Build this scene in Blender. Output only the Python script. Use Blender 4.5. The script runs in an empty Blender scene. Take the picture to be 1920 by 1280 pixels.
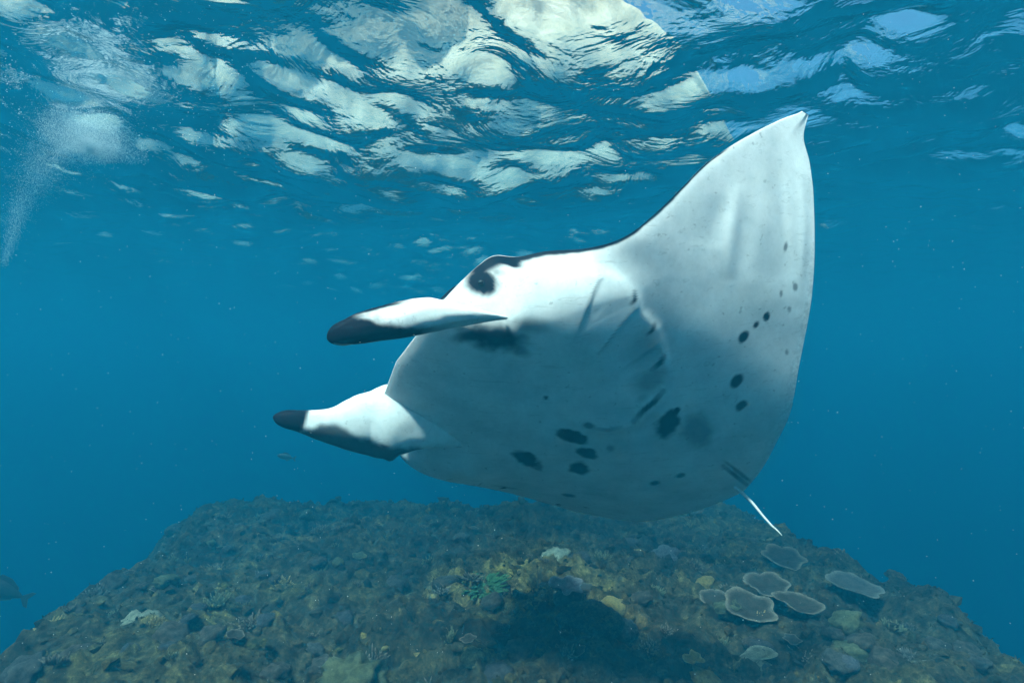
import bpy, math, random
import numpy as np
from mathutils import Vector, Matrix
R = math.radians
random.seed(7)
rng = np.random.RandomState(7)
scene = bpy.context.scene
COL = scene.collection

# ------------------------------------------------------------------ camera
PITCH = R(4.0)
cam_data = bpy.data.cameras.new('camera')
cam_data.sensor_width = 36.0
cam_data.lens = 36.0 * 1048.0 / 1920.0
cam_data.clip_start = 0.05
cam_data.clip_end = 1000.0
cam = bpy.data.objects.new('camera', cam_data)
cam.location = (0, 0, 0)
cam.rotation_euler = (math.pi / 2 + PITCH, 0, 0)
COL.objects.link(cam)
scene.camera = cam

# ------------------------------------------------------------------ world and sun
SUN_DIR = Vector((-0.27, -0.47, 0.83)).normalized()
SUN_EL = math.asin(SUN_DIR.z)
world = bpy.data.worlds.new('World')
scene.world = world
world.use_nodes = True
wn = world.node_tree
wn.nodes.clear()
sky = wn.nodes.new('ShaderNodeTexSky')
sky.sky_type = 'NISHITA'
sky.sun_disc = False
sky.sun_elevation = SUN_EL
sky.sun_rotation = math.atan2(SUN_DIR.x, SUN_DIR.y)
sky.dust_density = 2.0
bg = wn.nodes.new('ShaderNodeBackground')
bg.inputs['Strength'].default_value = 0.05
wo = wn.nodes.new('ShaderNodeOutputWorld')
wn.links.new(sky.outputs[0], bg.inputs[0])
wn.links.new(bg.outputs[0], wo.inputs[0])

sun_data = bpy.data.lights.new('sun', 'SUN')
sun_data.energy = 5.0
sun_data.angle = R(5.0)
sun_data.color = (1.0, 0.86, 0.75)
sun = bpy.data.objects.new('sun', sun_data)
sun.rotation_euler = SUN_DIR.to_track_quat('Z', 'Y').to_euler()
COL.objects.link(sun)

scene.view_settings.view_transform = 'Standard'
scene.view_settings.look = 'None'
scene.view_settings.gamma = 1.0
scene.view_settings.use_curve_mapping = False
scene.view_settings.exposure = 2.55
scene.render.engine = 'CYCLES'
cy = scene.cycles
cy.use_denoising = True
cy.max_bounces = 8
cy.volume_bounces = 1
cy.transparent_max_bounces = 12
cy.sample_clamp_indirect = 3.0

# ------------------------------------------------------------------ helpers
def tag(o, label=None, cat=None, group=None, kind=None):
    if label: o['label'] = label
    if cat: o['category'] = cat
    if group: o['group'] = group
    if kind: o['kind'] = kind
    return o

def mesh_from(name, verts, faces, smooth=True):
    me = bpy.data.meshes.new(name)
    verts = np.asarray(verts, dtype=np.float32)
    me.vertices.add(len(verts))
    me.vertices.foreach_set('co', verts.ravel())
    if isinstance(faces, np.ndarray):
        n, k = faces.shape
        me.loops.add(n * k)
        me.loops.foreach_set('vertex_index', faces.astype(np.int32).ravel())
        me.polygons.add(n)
        me.polygons.foreach_set('loop_start', np.arange(0, n * k, k, dtype=np.int32))
        me.polygons.foreach_set('loop_total', np.full(n, k, dtype=np.int32))
    else:
        lt = np.array([len(f) for f in faces], dtype=np.int32)
        ls = np.concatenate([[0], np.cumsum(lt)[:-1]]).astype(np.int32)
        me.loops.add(int(lt.sum()))
        me.loops.foreach_set('vertex_index', np.array([i for f in faces for i in f], dtype=np.int32))
        me.polygons.add(len(faces))
        me.polygons.foreach_set('loop_start', ls)
        me.polygons.foreach_set('loop_total', lt)
    me.update(calc_edges=True)
    me.validate()
    me.polygons.foreach_set('use_smooth', np.full(len(me.polygons), smooth, dtype=bool))
    return me

def add_obj(name, me, mat=None, parent=None, loc=(0, 0, 0)):
    o = bpy.data.objects.new(name, me)
    COL.objects.link(o)
    if mat is not None: me.materials.append(mat)
    if parent is not None: o.parent = parent
    o.location = loc
    return o

def point_attr(me, name, arr):
    a = me.attributes.new(name, 'FLOAT', 'POINT')
    a.data.foreach_set('value', np.asarray(arr, dtype=np.float32).ravel())

def color_attr(me, name, arr):
    a = me.color_attributes.new(name, 'FLOAT_COLOR', 'POINT')
    arr = np.asarray(arr, dtype=np.float32)
    if arr.shape[1] == 3: arr = np.hstack([arr, np.ones((len(arr), 1), dtype=np.float32)])
    a.data.foreach_set('color', arr.ravel())

def grid_faces(nu, nv, wrap_u=False):
    iu = np.arange(nu if wrap_u else nu - 1)
    iv = np.arange(nv - 1)
    a, b = np.meshgrid(iu, iv, indexing='ij')
    a2 = (a + 1) % nu
    return np.stack([a * nv + b, a2 * nv + b, a2 * nv + b + 1, a * nv + b + 1], -1).reshape(-1, 4)

_T = rng.rand(256, 256)
def vnoise(x, y, seed=0):
    x = np.asarray(x) + seed * 17.37; y = np.asarray(y) + seed * 31.11
    xi = np.floor(x).astype(int); yi = np.floor(y).astype(int)
    fx = x - xi; fy = y - yi
    fx = fx * fx * fx * (fx * (fx * 6 - 15) + 10); fy = fy * fy * fy * (fy * (fy * 6 - 15) + 10)
    g = lambda a, b: _T[a % 256, b % 256]
    return ((g(xi, yi) * (1 - fx) + g(xi + 1, yi) * fx) * (1 - fy) + (g(xi, yi + 1) * (1 - fx) + g(xi + 1, yi + 1) * fx) * fy) * 2 - 1

def fbm(x, y, oct=5, seed=0, gain=0.5):
    s = 0; a = 1.0; n = 0
    for i in range(oct):
        s = s + a * vnoise(x * 2 ** i, y * 2 ** i, seed + i * 3); n += a; a *= gain
    return s / n

def sstep(x, a, b):
    t = np.clip((x - a) / (b - a), 0, 1)
    return t * t * (3 - 2 * t)

class NT:
    def __init__(self, name):
        self.m = bpy.data.materials.new(name); self.m.use_nodes = True
        self.t = self.m.node_tree; self.t.nodes.clear()
        self.out = self.t.nodes.new('ShaderNodeOutputMaterial')
    def n(self, typ, **kw):
        nd = self.t.nodes.new(typ)
        for k, v in kw.items():
            if k.startswith('i_'):
                key = k[2:]
                key = int(key) if key.isdigit() else key.replace('_', ' ')
                nd.inputs[key].default_value = v
            else: setattr(nd, k, v)
        return nd
    def l(self, a, b): self.t.links.new(a, b)
    def ramp(self, src, stops):
        r = self.n('ShaderNodeValToRGB')
        cr = r.color_ramp
        while len(cr.elements) > 2: cr.elements.remove(cr.elements[-1])
        cr.elements[0].position = stops[0][0]; cr.elements[0].color = stops[0][1]
        cr.elements[1].position = stops[-1][0]; cr.elements[1].color = stops[-1][1]
        for p, c in stops[1:-1]:
            e = cr.elements.new(p); e.color = c
        self.l(src, r.inputs[0]); return r.outputs[0]
    def mixc(self, fac, a, b, mode='MIX'):
        m = self.n('ShaderNodeMix', data_type='RGBA', blend_type=mode)
        for s, v in ((0, fac), (6, a), (7, b)):
            if hasattr(v, 'is_output') or isinstance(v, bpy.types.NodeSocket): self.l(v, m.inputs[s])
            else: m.inputs[s].default_value = v
        return m.outputs[2]

def G(v): return (v, v, v, 1)
def C(r, g, b): return (r, g, b, 1)

CR = Matrix.Rotation(PITCH, 3, 'X')
CRn = np.array(CR)
def cam_pt(px, py, dist):
    """point of the place seen in that direction, at the given distance ahead"""
    return CR @ Vector(((px - 960) / 1048.0 * dist, dist, -(py - 640) / 1048.0 * dist))

# ------------------------------------------------------------------ the water (one closed box of even density)
def make_water_body():
    t = NT('water_body')
    v = t.n('ShaderNodeVolumePrincipled')
    v.inputs['Color'].default_value = (0.004, 0.110, 0.188, 1)
    v.inputs['Absorption Color'].default_value = (0.0, 0.169, 0.262, 1)
    v.inputs['Density'].default_value = 0.19
    v.inputs['Anisotropy'].default_value = 0.1
    t.l(v.outputs[0], t.out.inputs['Volume'])
    s = 58.0; z0, z1 = -27.0, 3.7
    vs = [(x, y, z) for x in (-s, s) for y in (-s, s) for z in (z0, z1)]
    fs = [(0, 1, 3, 2), (4, 6, 7, 5), (0, 4, 5, 1), (2, 3, 7, 6), (0, 2, 6, 4), (1, 5, 7, 3)]
    o = add_obj('haze', mesh_from('haze', vs, fs, False), t.m)
    tag(o, kind='stuff', label='blue sea water between the reef and the surface')
make_water_body()

# ------------------------------------------------------------------ sea surface
def make_surface():
    t = NT('sea_surface')
    tc = t.n('ShaderNodeTexCoord')
    mp = t.n('ShaderNodeMapping'); mp.inputs['Scale'].default_value = (0.75, 1.0, 1.0)
    t.l(tc.outputs['Object'], mp.inputs[0])
    n1 = t.n('ShaderNodeTexNoise', i_Scale=7.0, i_Detail=3.0, i_Roughness=0.55, i_Distortion=0.6)
    n2 = t.n('ShaderNodeTexNoise', i_Scale=1.8, i_Detail=4.0, i_Roughness=0.6, i_Distortion=1.0)
    t.l(mp.outputs[0], n1.inputs[0]); t.l(mp.outputs[0], n2.inputs[0])
    b2 = t.n('ShaderNodeBump', i_Strength=1.0, i_Distance=0.06)
    t.l(n2.outputs[0], b2.inputs['Height'])
    b1 = t.n('ShaderNodeBump', i_Strength=1.0, i_Distance=0.013)
    t.l(n1.outputs[0], b1.inputs['Height']); t.l(b2.outputs[0], b1.inputs['Normal'])
    fr = t.n('ShaderNodeFresnel', i_IOR=1.333); t.l(b1.outputs[0], fr.inputs['Normal'])
    tr = t.n('ShaderNodeBsdfTransparent')
    rf = t.n('ShaderNodeBsdfRefraction', i_IOR=1.333, i_Roughness=0.0); t.l(b1.outputs[0], rf.inputs['Normal'])
    gl = t.n('ShaderNodeBsdfGlossy', i_Roughness=0.0); t.l(b1.outputs[0], gl.inputs['Normal'])
    m1 = t.n('ShaderNodeMixShader', i_0=0.35); t.l(tr.outputs[0], m1.inputs[1]); t.l(rf.outputs[0], m1.inputs[2])
    m2 = t.n('ShaderNodeMixShader'); t.l(fr.outputs[0], m2.inputs[0]); t.l(m1.outputs[0], m2.inputs[1]); t.l(gl.outputs[0], m2.inputs[2])
    t.l(m2.outputs[0], t.out.inputs['Surface'])
    nx, ny = 820, 820
    S = 56.0
    a = 3.2
    tx = np.linspace(-1, 1, nx); xs = S * np.sinh(a * tx) / np.sinh(a)
    ty = np.linspace(-1, 1, ny)
    ys = 5.5 + np.where(ty > 0, (S - 5.5), (S + 5.5)) * np.sinh(a * ty) / np.sinh(a)
    X, Y = np.meshgrid(xs, ys, indexing='ij')
    Z = np.zeros_like(X); DX = np.zeros_like(X); DY = np.zeros_like(X)
    r = np.random.RandomState(11)
    N = 70
    patch = 0.75 + 0.55 * fbm(X * 0.22, Y * 0.3, 3, 5)
    dist = np.sqrt(X ** 2 + (Y - 5) ** 2)
    for i in range(N):
        lam = 0.28 * (26.0) ** (i / (N - 1.0))
        lam *= r.uniform(0.9, 1.1)
        k = 2 * math.pi / lam
        th = r.normal(0, 0.8) - math.pi / 2 + 0.25
        slope = 0.066 * (1.4 if lam < 0.55 else 1.4 if lam < 1.0 else 0.85 if lam < 1.6 else 0.55 if lam < 3.5 else 0.4)
        A = slope / k
        ph = r.uniform(0, 2 * math.pi)
        arg = k * (X * math.cos(th) + Y * math.sin(th)) + ph
        w = (patch if lam < 1.5 else 1.0) * np.clip((lam * 42 - dist) / (lam * 20), 0, 1)
        Z += A * w * np.sin(arg)
        DX += A * 0.8 * w * math.cos(th) * np.cos(arg); DY += A * 0.8 * w * math.sin(th) * np.cos(arg)
    env = np.exp(-((X + 0.9) / 4.6) ** 2)
    kk = 2 * math.pi / 9.0
    Z -= 0.50 * env * np.sin(kk * (Y - 3.9) + 0.10 * X) * np.exp(-((Y - 5) / 16) ** 2)
    V = np.stack([X + DX, Y + DY, Z], -1).reshape(-1, 3)
    me = mesh_from('sea_surface', V, grid_faces(nx, ny))
    o = add_obj('sea_surface', me, t.m, loc=(0, 0, 2.5))
    tag(o, kind='structure')
make_surface()

# ------------------------------------------------------------------ limestone cliff on the shore, seen broken up through the waves
def make_cliff():
    t = NT('limestone_cliff')
    tc = t.n('ShaderNodeTexCoord')
    n1 = t.n('ShaderNodeTexNoise', i_Scale=0.25, i_Detail=8.0, i_Roughness=0.65); t.l(tc.outputs['Object'], n1.inputs[0])
    c = t.ramp(n1.outputs[0], [(0.3, C(0.22, 0.17, 0.11)), (0.46, C(0.32, 0.26, 0.18)), (0.7, C(0.42, 0.35, 0.27))])
    p = t.n('ShaderNodeBsdfPrincipled', i_Roughness=0.95); t.l(c, p.inputs['Base Color'])
    t.l(p.outputs[0], t.out.inputs['Surface'])
    nu, nv = 240, 60
    u = np.linspace(-1, 1, nu); v = np.linspace(0, 1, nv)
    U, W = np.meshgrid(u, v, indexing='ij')
    ang = U * 1.15 - 0.25
    rad = 80 + 6 * fbm(U * 9, W * 4, 5, 2) - 3 * np.abs(fbm(U * 22, W * 1.5, 3, 9))
    top = 64 + 10 * fbm(U * 5, U * 0, 4, 6) - 55 * sstep(U, 0.25, 0.75)
    top = np.maximum(top, 7)
    H = W * top
    rad = rad + H * 0.12
    X = rad * np.sin(ang); Y = rad * np.cos(ang); Z = 3.3 + H
    front = np.stack([X, Y, Z], -1).reshape(-1, 3)
    X2 = (rad + 30) * np.sin(ang); Y2 = (rad + 30) * np.cos(ang)
    back = np.stack([X2, Y2, Z], -1).reshape(-1, 3)
    f1 = grid_faces(nu, nv); f2 = grid_faces(nu, nv)[:, ::-1] + nu * nv
    i = np.arange(nu - 1); o_ = nu * nv
    topf = np.stack([i * nv + nv - 1, (i + 1) * nv + nv - 1, (i + 1) * nv + nv - 1 + o_, i * nv + nv - 1 + o_], -1)
    me = mesh_from('cliff', np.vstack([front, back]), np.vstack([f1, f2, topf]))
    o = add_obj('cliff', me, t.m)
    tag(o, kind='structure')
make_cliff()

# ------------------------------------------------------------------ seabed with the reef mound
def reef_h(x, y, fine=True):
    wob = 0.75 * fbm(x * 0.35, y * 0.35, 3, 3)
    ax = np.where(x < 0, -x - 0.10 * y, x + 0.0 * y) - 2.75 + wob
    side = np.where(ax > 0, ax, 0)
    side = side * side / (side + 0.5) * 1.7
    fy = np.where(y > 8.2 + wob, y - 8.2 - wob, 0)
    fy = fy * fy / (fy + 1.0) * 0.9
    z = -1.68 - side - fy - 0.10 * np.clip(y - 5, 0, 4) * 0.3
    z = z + 0.16 * fbm(x * 0.8, y * 0.8, 3, 12)
    if fine:
        rid = 1 - np.abs(fbm(x * 1.7, y * 1.7, 4, 21)) * 2
        z = z + 0.12 * rid + 0.10 * fbm(x * 3.4, y * 3.4, 5, 33, 0.6)
        z = z + 0.035 * (1 - np.abs(vnoise(x * 9, y * 9, 41)) * 2) + 0.025 * fbm(x * 16, y * 16, 3, 51, 0.7)
    return np.maximum(z, -24 + 0.6 * fbm(x * 0.2, y * 0.2, 3, 8))

def coral_rock_mat(name, attr=False):
    t = NT(name)
    tc = t.n('ShaderNodeTexCoord')
    co = tc.outputs['Object']
    big = t.n('ShaderNodeTexNoise', i_Scale=1.1, i_Detail=5.0, i_Roughness=0.65); t.l(co, big.inputs[0])
    mid = t.n('ShaderNodeTexNoise', i_Scale=9.0, i_Detail=8.0, i_Roughness=0.7, i_Distortion=0.4); t.l(co, mid.inputs[0])
    fine = t.n('ShaderNodeTexNoise', i_Scale=42.0, i_Detail=5.0, i_Roughness=0.75); t.l(co, fine.inputs[0])
    vor = t.n('ShaderNodeTexVoronoi', i_Scale=13.0); vor.feature = 'F1'; t.l(co, vor.inputs['Vector'])
    c1 = t.ramp(mid.outputs[0], [(0.28, C(0.012, 0.010, 0.010)), (0.42, C(0.040, 0.034, 0.022)), (0.52, C(0.078, 0.068, 0.042)), (0.62, C(0.14, 0.125, 0.075)), (0.76, C(0.34, 0.30, 0.20))])
    c2 = t.ramp(big.outputs[0], [(0.35, C(0.45, 0.42, 0.45)), (0.5, C(0.9, 0.85, 0.8)), (0.65, C(1.25, 1.25, 0.95))])
    c = t.mixc(1.0, c1, c2, 'MULTIPLY')
    vc = t.ramp(vor.outputs['Color'], [(0.0, C(0.6, 0.55, 0.6)), (0.5, C(1, 1, 1)), (0.85, C(1.1, 1.0, 0.8)), (1.0, C(1.9, 1.8, 1.4))])
    c = t.mixc(0.8, c, vc, 'MULTIPLY')
    fc = t.ramp(fine.outputs[0], [(0.35, G(0.35)), (0.55, G(1.0)), (0.72, G(1.9))])
    c = t.mixc(0.9, c, fc, 'MULTIPLY')
    if attr:
        at = t.n('ShaderNodeAttribute', attribute_name='tint')
        c = t.mixc(1.0, c, at.outputs['Color'], 'MULTIPLY')
    b = t.n('ShaderNodeBump', i_Strength=0.9, i_Distance=0.05); t.l(mid.outputs[0], b.inputs['Height'])
    c = t.mixc(1.0, c, C(0.74, 0.70, 0.60), 'MULTIPLY')
    b2 = t.n('ShaderNodeBump', i_Strength=0.9, i_Distance=0.015); t.l(fine.outputs[0], b2.inputs['Height']); t.l(b.outputs[0], b2.inputs['Normal'])
    p = t.n('ShaderNodeBsdfPrincipled', i_Roughness=0.92)
    p.inputs['Specular IOR Level'].default_value = 0.15
    t.l(c, p.inputs['Base Color']); t.l(b2.outputs[0], p.inputs['Normal'])
    t.l(p.outputs[0], t.out.inputs['Surface'])
    return t.m

def make_seabed():
    n = 900
    S = 55.0; a = 4.3
    tt = np.linspace(-1, 1, n)
    w = np.sinh(a * tt) / np.sinh(a)
    xs = S * w
    ys = 4.6 + np.where(tt > 0, S - 4.6, S + 4.6) * w
    X, Y = np.meshgrid(xs, ys, indexing='ij')
    Z = reef_h(X, Y)
    V = np.stack([X, Y, Z], -1).reshape(-1, 3)
    me = mesh_from('seabed', V, grid_faces(n, n))
    tint = np.ones((n * n, 3))
    x = X.ravel(); y = Y.ravel()
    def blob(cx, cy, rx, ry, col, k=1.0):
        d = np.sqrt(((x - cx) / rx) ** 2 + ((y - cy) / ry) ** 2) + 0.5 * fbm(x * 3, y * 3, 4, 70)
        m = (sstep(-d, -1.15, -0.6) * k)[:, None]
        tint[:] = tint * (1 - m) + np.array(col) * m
    BL = [(905, 1115, 0.3, 0.22, (0.55, 1.7, 0.5)), (1010, 1110, 1.05, 0.6, (3.4, 3.2, 2.2)), (1180, 1200, 0.4, 0.2, (2.2, 1.8, 1.2)), (420, 1180, 0.5, 0.3, (1.7, 1.6, 1.3)), (1300, 1060, 0.6, 0.3, (1.6, 1.6, 1.3)), (640, 1110, 0.7, 0.3, (1.4, 1.45, 1.1)),  # reef colours; the broad bright middle patch is sunlight painted into the tint
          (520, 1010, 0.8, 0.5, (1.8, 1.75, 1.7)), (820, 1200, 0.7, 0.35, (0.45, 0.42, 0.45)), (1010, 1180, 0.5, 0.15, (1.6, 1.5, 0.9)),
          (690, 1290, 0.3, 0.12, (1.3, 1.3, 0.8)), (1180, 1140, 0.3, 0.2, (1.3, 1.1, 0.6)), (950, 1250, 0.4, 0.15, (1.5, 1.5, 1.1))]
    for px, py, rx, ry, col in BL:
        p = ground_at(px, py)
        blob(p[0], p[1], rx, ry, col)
    color_attr(me, 'tint', tint)
    o = add_obj('seabed', me, coral_rock_mat('reef_rock', True))
    tag(o, kind='structure')

def ground_at(px, py):
    d = cam_pt(px, py, 1.0)
    t = np.linspace(1.5, 25, 2400)
    z = d.z * t - reef_h(d.x * t, d.y * t, False)
    k = np.where(z < 0.05)[0]
    k = k[0] if len(k) else len(t) - 1
    x, y = d.x * t[k], d.y * t[k]
    return Vector((x, y, float(reef_h(np.array([x]), np.array([y]))[0])))
make_seabed()

# ------------------------------------------------------------------ corals and rubble
TAU = 2 * math.pi
def plate_coral_mesh(seed, lobes=1.0, rim=0.018, R0=0.5, cup=0.22):
    """wavy dish with a thickened pale rim, on a short stalk"""
    r = np.random.RandomState(seed)
    nu, nr = 40, 9
    th = np.arange(nu) / nu * TAU
    ph = r.uniform(0, TAU, 5); am = r.uniform(0.02, 0.10, 5)
    out = 1 + sum(am[k] * np.cos((k + 2) * th + ph[k]) for k in range(5)) * lobes
    top = []; V = []
    for j in range(nr):
        f = j / (nr - 1)
        rad = R0 * f * out
        z = cup * R0 * f ** 1.6 + 0.03 * R0 * f * np.cos(5 * th + ph[0]) + 0.02 * R0 * f * np.cos(11 * th + ph[2])
        V.append(np.stack([rad * np.cos(th), rad * np.sin(th), z], -1))
    # rim and underside
    V.append(np.stack([(R0 * out + rim * .6) * np.cos(th), (R0 * out + rim * .6) * np.sin(th), V[nr - 1][:, 2] - rim * .5], -1))
    for j in range(nr - 1, 0, -2):
        f = j / (nr - 1)
        rad = R0 * f * out
        z = np.full(nu, cup * R0 * f ** 1.6 - rim - 0.06 * (1 - f))
        V.append(np.stack([rad * np.cos(th), rad * np.sin(th), z], -1))
    V.append(np.stack([0.14 * R0 * np.cos(th), 0.14 * R0 * np.sin(th), np.full(nu, -0.5 * R0)], -1))
    n = len(V)
    A = np.stack(V, 1).reshape(-1, 3)
    f = grid_faces(nu, n, True)
    rimv = np.zeros(n); rimv[nr - 1] = 1; rimv[nr] = 1; rimv[nr - 2] = 0.35
    me = mesh_from('plate_coral', A, f)
    point_attr(me, 'rim', np.tile(rimv, nu))
    return me

def icos(sub):
    import bmesh
    bm = bmesh.new(); bmesh.ops.create_icosphere(bm, subdivisions=sub, radius=1.0)
    v = np.array([x.co[:] for x in bm.verts]); f = np.array([[y.index for y in x.verts] for x in bm.faces])
    bm.free(); return v, f
ICO1 = icos(1); ICO2 = icos(2); ICO3 = icos(3); ICO4 = icos(4)

def lump_mesh(seed, base=ICO3, knob=0.18, freq=3.5, flat=0.6):
    v = base[0].copy()
    n = fbm(v[:, 0] * freq + v[:, 2] * 1.7 + seed, v[:, 1] * freq - v[:, 2] * 1.3 + seed * 2, 3, seed)
    n2 = 1 - 2 * np.abs(vnoise(v[:, 0] * freq * 2.2 + v[:, 2] * 3 + seed, v[:, 1] * freq * 2.2 + v[:, 2] * 2, seed + 4))
    v = v * (1 + knob * n + knob * 0.6 * n2)[:, None]
    v[:, 2] *= flat
    me = mesh_from('coral_head', v, base[1])
    point_attr(me, 'rim', np.clip(n2, 0, 1) * 0.5)
    return me

def branch_mesh(seed, n=46, spread=1.0):
    """low bush of stubby finger branches"""
    r = np.random.RandomState(seed); V = []; Fc = []; rim = []
    for i in range(n):
        a = r.uniform(0, TAU); rr = math.sqrt(r.rand()) * 0.55
        p = np.array([rr * math.cos(a), rr * math.sin(a), 0.0])
        d = np.array([p[0] * 1.3 * spread + r.normal(0, .2), p[1] * 1.3 * spread + r.normal(0, .2), 0.75]); d /= np.linalg.norm(d)
        L_ = r.uniform(0.35, 0.7) * (1 - 0.3 * rr)
        w = r.uniform(0.045, 0.075)
        e1 = np.cross(d, [0.3, 0.9, 0.1]); e1 /= np.linalg.norm(e1); e2 = np.cross(d, e1)
        o = len(V)
        bend = r.normal(0, .12, 3)
        for j, (t_, ww) in enumerate(((0, 1.1), (0.5, 1.0), (0.85, 0.8), (1.0, 0.3))):
            for k in range(5):
                an = k / 5 * TAU
                V.append(p + d * L_ * t_ + bend * t_ * t_ + (e1 * math.cos(an) + e2 * math.sin(an)) * w * ww); rim.append(1.0 if t_ > .8 else 0.15 * t_)
        for j in range(3):
            for k in range(5):
                Fc.append((o + j * 5 + k, o + j * 5 + (k + 1) % 5, o + (j + 1) * 5 + (k + 1) % 5, o + (j + 1) * 5 + k))
        Fc.append(tuple(o + 15 + k for k in range(5)))
    me = mesh_from('branching_coral', np.array(V), Fc)
    point_attr(me, 'rim', rim)
    return me

def coral_mat(name, base, rimc, scale=30.0):
    t = NT(name)
    tc = t.n('ShaderNodeTexCoord')
    n = t.n('ShaderNodeTexNoise', i_Scale=scale, i_Detail=5.0, i_Roughness=0.7); t.l(tc.outputs['Object'], n.inputs[0])
    n2 = t.n('ShaderNodeTexNoise', i_Scale=5.0, i_Detail=3.0); t.l(tc.outputs['Object'], n2.inputs[0])
    at = t.n('ShaderNodeAttribute', attribute_name='rim')
    c = t.mixc(at.outputs['Fac'], C(*base), C(*rimc))
    c = t.mixc(0.85, c, t.ramp(n.outputs[0], [(0.3, G(0.4)), (0.55, G(1.0)), (0.75, G(1.5))]), 'MULTIPLY')
    c = t.mixc(0.8, c, t.ramp(n2.outputs[0], [(0.35, G(0.55)), (0.6, G(1.15))]), 'MULTIPLY')
    b = t.n('ShaderNodeBump', i_Strength=0.8, i_Distance=0.02); t.l(n.outputs[0], b.inputs['Height'])
    p = t.n('ShaderNodeBsdfPrincipled', i_Roughness=0.85); p.inputs['Specular IOR Level'].default_value = 0.19
    t.l(c, p.inputs['Base Color']); t.l(b.outputs[0], p.inputs['Normal']); t.l(p.outputs[0], t.out.inputs['Surface'])
    return t.m

M_brown = coral_mat('coral_brown', (0.042, 0.031, 0.021), (0.20, 0.16, 0.12))
M_grey = coral_mat('coral_grey', (0.055, 0.05, 0.045), (0.15, 0.14, 0.125))
M_pale = coral_mat('coral_pale', (0.22, 0.22, 0.16), (0.36, 0.36, 0.28))
M_yellow = coral_mat('coral_yellow', (0.24, 0.16, 0.04), (0.42, 0.32, 0.14))
M_lilac = coral_mat('coral_lilac', (0.085, 0.085, 0.10), (0.19, 0.185, 0.20))
M_olive = coral_mat('coral_olive', (0.08, 0.085, 0.04), (0.18, 0.18, 0.10))
M_dark = coral_mat('coral_dark', (0.035, 0.035, 0.04), (0.12, 0.11, 0.10))
M_green = coral_mat('algae_green', (0.035, 0.10, 0.03), (0.06, 0.15, 0.05))

def place(name, me, mat, px, py, size, label, cat, group=None, tilt=(0, 0), lift=0.0, rot=None, sc=(1, 1, 1)):
    p = ground_at(px, py)
    if len(me.materials) == 0: me.materials.append(mat)
    o = bpy.data.objects.new(name, me); COL.objects.link(o)
    o.location = p + Vector((0, 0, lift * size))
    o.rotation_euler = (tilt[0], tilt[1], random.uniform(0, TAU) if rot is None else rot)
    o.scale = (size * sc[0], size * sc[1], size * sc[2])
    tag(o, label, cat, group)
    return o


# the plate corals one can tell apart
place('plate_coral', plate_coral_mesh(1), M_brown, 1470, 1068, 0.34, 'round brown plate coral with a pale rim, alone below the tail of the manta ray', 'coral', 'plate corals', tilt=(R(16), R(3)), lift=.2, rot=R(random.uniform(-25, 25)))
place('plate_coral', plate_coral_mesh(2), M_brown, 1405, 1172, 0.34, 'front plate coral of the overlapping brown cluster at the right, with a sharp pale edge', 'coral', 'plate corals', tilt=(R(12), R(7)), lift=.22, rot=R(random.uniform(-25, 25)))
place('plate_coral', plate_coral_mesh(3), M_brown, 1345, 1135, 0.26, 'left plate coral of the overlapping brown cluster at the right', 'coral', 'plate corals', tilt=(R(12), R(2)), lift=.25, rot=R(random.uniform(-25, 25)))
place('plate_coral', plate_coral_mesh(4), M_brown, 1440, 1125, 0.30, 'rear plate coral of the overlapping brown cluster at the right', 'coral', 'plate corals', tilt=(R(16), R(5)), lift=.22, rot=R(random.uniform(-25, 25)))
place('plate_coral', plate_coral_mesh(5), M_brown, 1500, 1175, 0.28, 'rightmost plate coral of the overlapping brown cluster', 'coral', 'plate corals', tilt=(R(8), R(5)), lift=.35, rot=R(random.uniform(-25, 25)))
place('plate_coral', plate_coral_mesh(6), M_grey, 1600, 1130, 0.36, 'wide grey plate coral to the right of the brown plate cluster', 'coral', 'plate corals', tilt=(R(8), R(11)), lift=.12, rot=R(random.uniform(-25, 25)))
place('lilac_coral', plate_coral_mesh(7, lobes=2.2, cup=.45), M_lilac, 1062, 1140, 0.21, 'pale lilac ruffled coral with lobed edge on the middle of the reef', 'coral', None, tilt=(R(18), 0), lift=.4)
place('pale_coral', lump_mesh(3, knob=.35), M_pale, 1045, 1047, 0.13, 'pale cream coral head below the middle of the manta ray', 'coral', None, lift=.3)
place('pale_coral', lump_mesh(4, knob=.3), M_pale, 1097, 1058, 0.045, 'tiny cream coral knob just right of the larger cream coral head', 'coral', None, lift=.5)
place('blue_coral', lump_mesh(5, knob=.4), M_lilac, 1255, 1048, 0.12, 'blue grey coral lump right of the cream coral head', 'coral', None, lift=.3)
place('yellow_coral', lump_mesh(6, knob=.4), M_yellow, 1145, 1165, 0.10, 'ochre yellow knobbly coral right of the lilac ruffled coral', 'coral', None, lift=.3)
place('boulder', lump_mesh(8, ICO4, knob=.22, freq=2.2), coral_rock_mat('boulder_rock'), 1105, 1195, 0.20, 'dark rounded boulder in front of the lilac ruffled coral', 'boulder', None, lift=.1)
place('brain_coral', lump_mesh(9, ICO4, knob=.12, freq=6), M_grey, 1165, 1196, 0.11, 'small blue grey rounded coral at the right end of the dark boulder', 'coral', None, lift=.3)
place('sea_urchin', lump_mesh(10, knob=.2), M_dark, 370, 1162, 0.055, 'small black sea urchin on the left part of the reef', 'sea urchin', None, lift=.8)
place('white_coral', lump_mesh(11, knob=.5, freq=2.5), M_pale, 262, 1172, 0.10, 'white ragged coral on the left slope of the reef', 'coral', None, tilt=(R(10), 0), lift=.35)
place('green_algae', branch_mesh(12, 160, 1.8), M_green, 905, 1118, 0.17, 'bright green algae clump on the sunlit patch of the reef', 'algae', None, lift=-.1, sc=(1.6, 1.2, .35))
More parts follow.
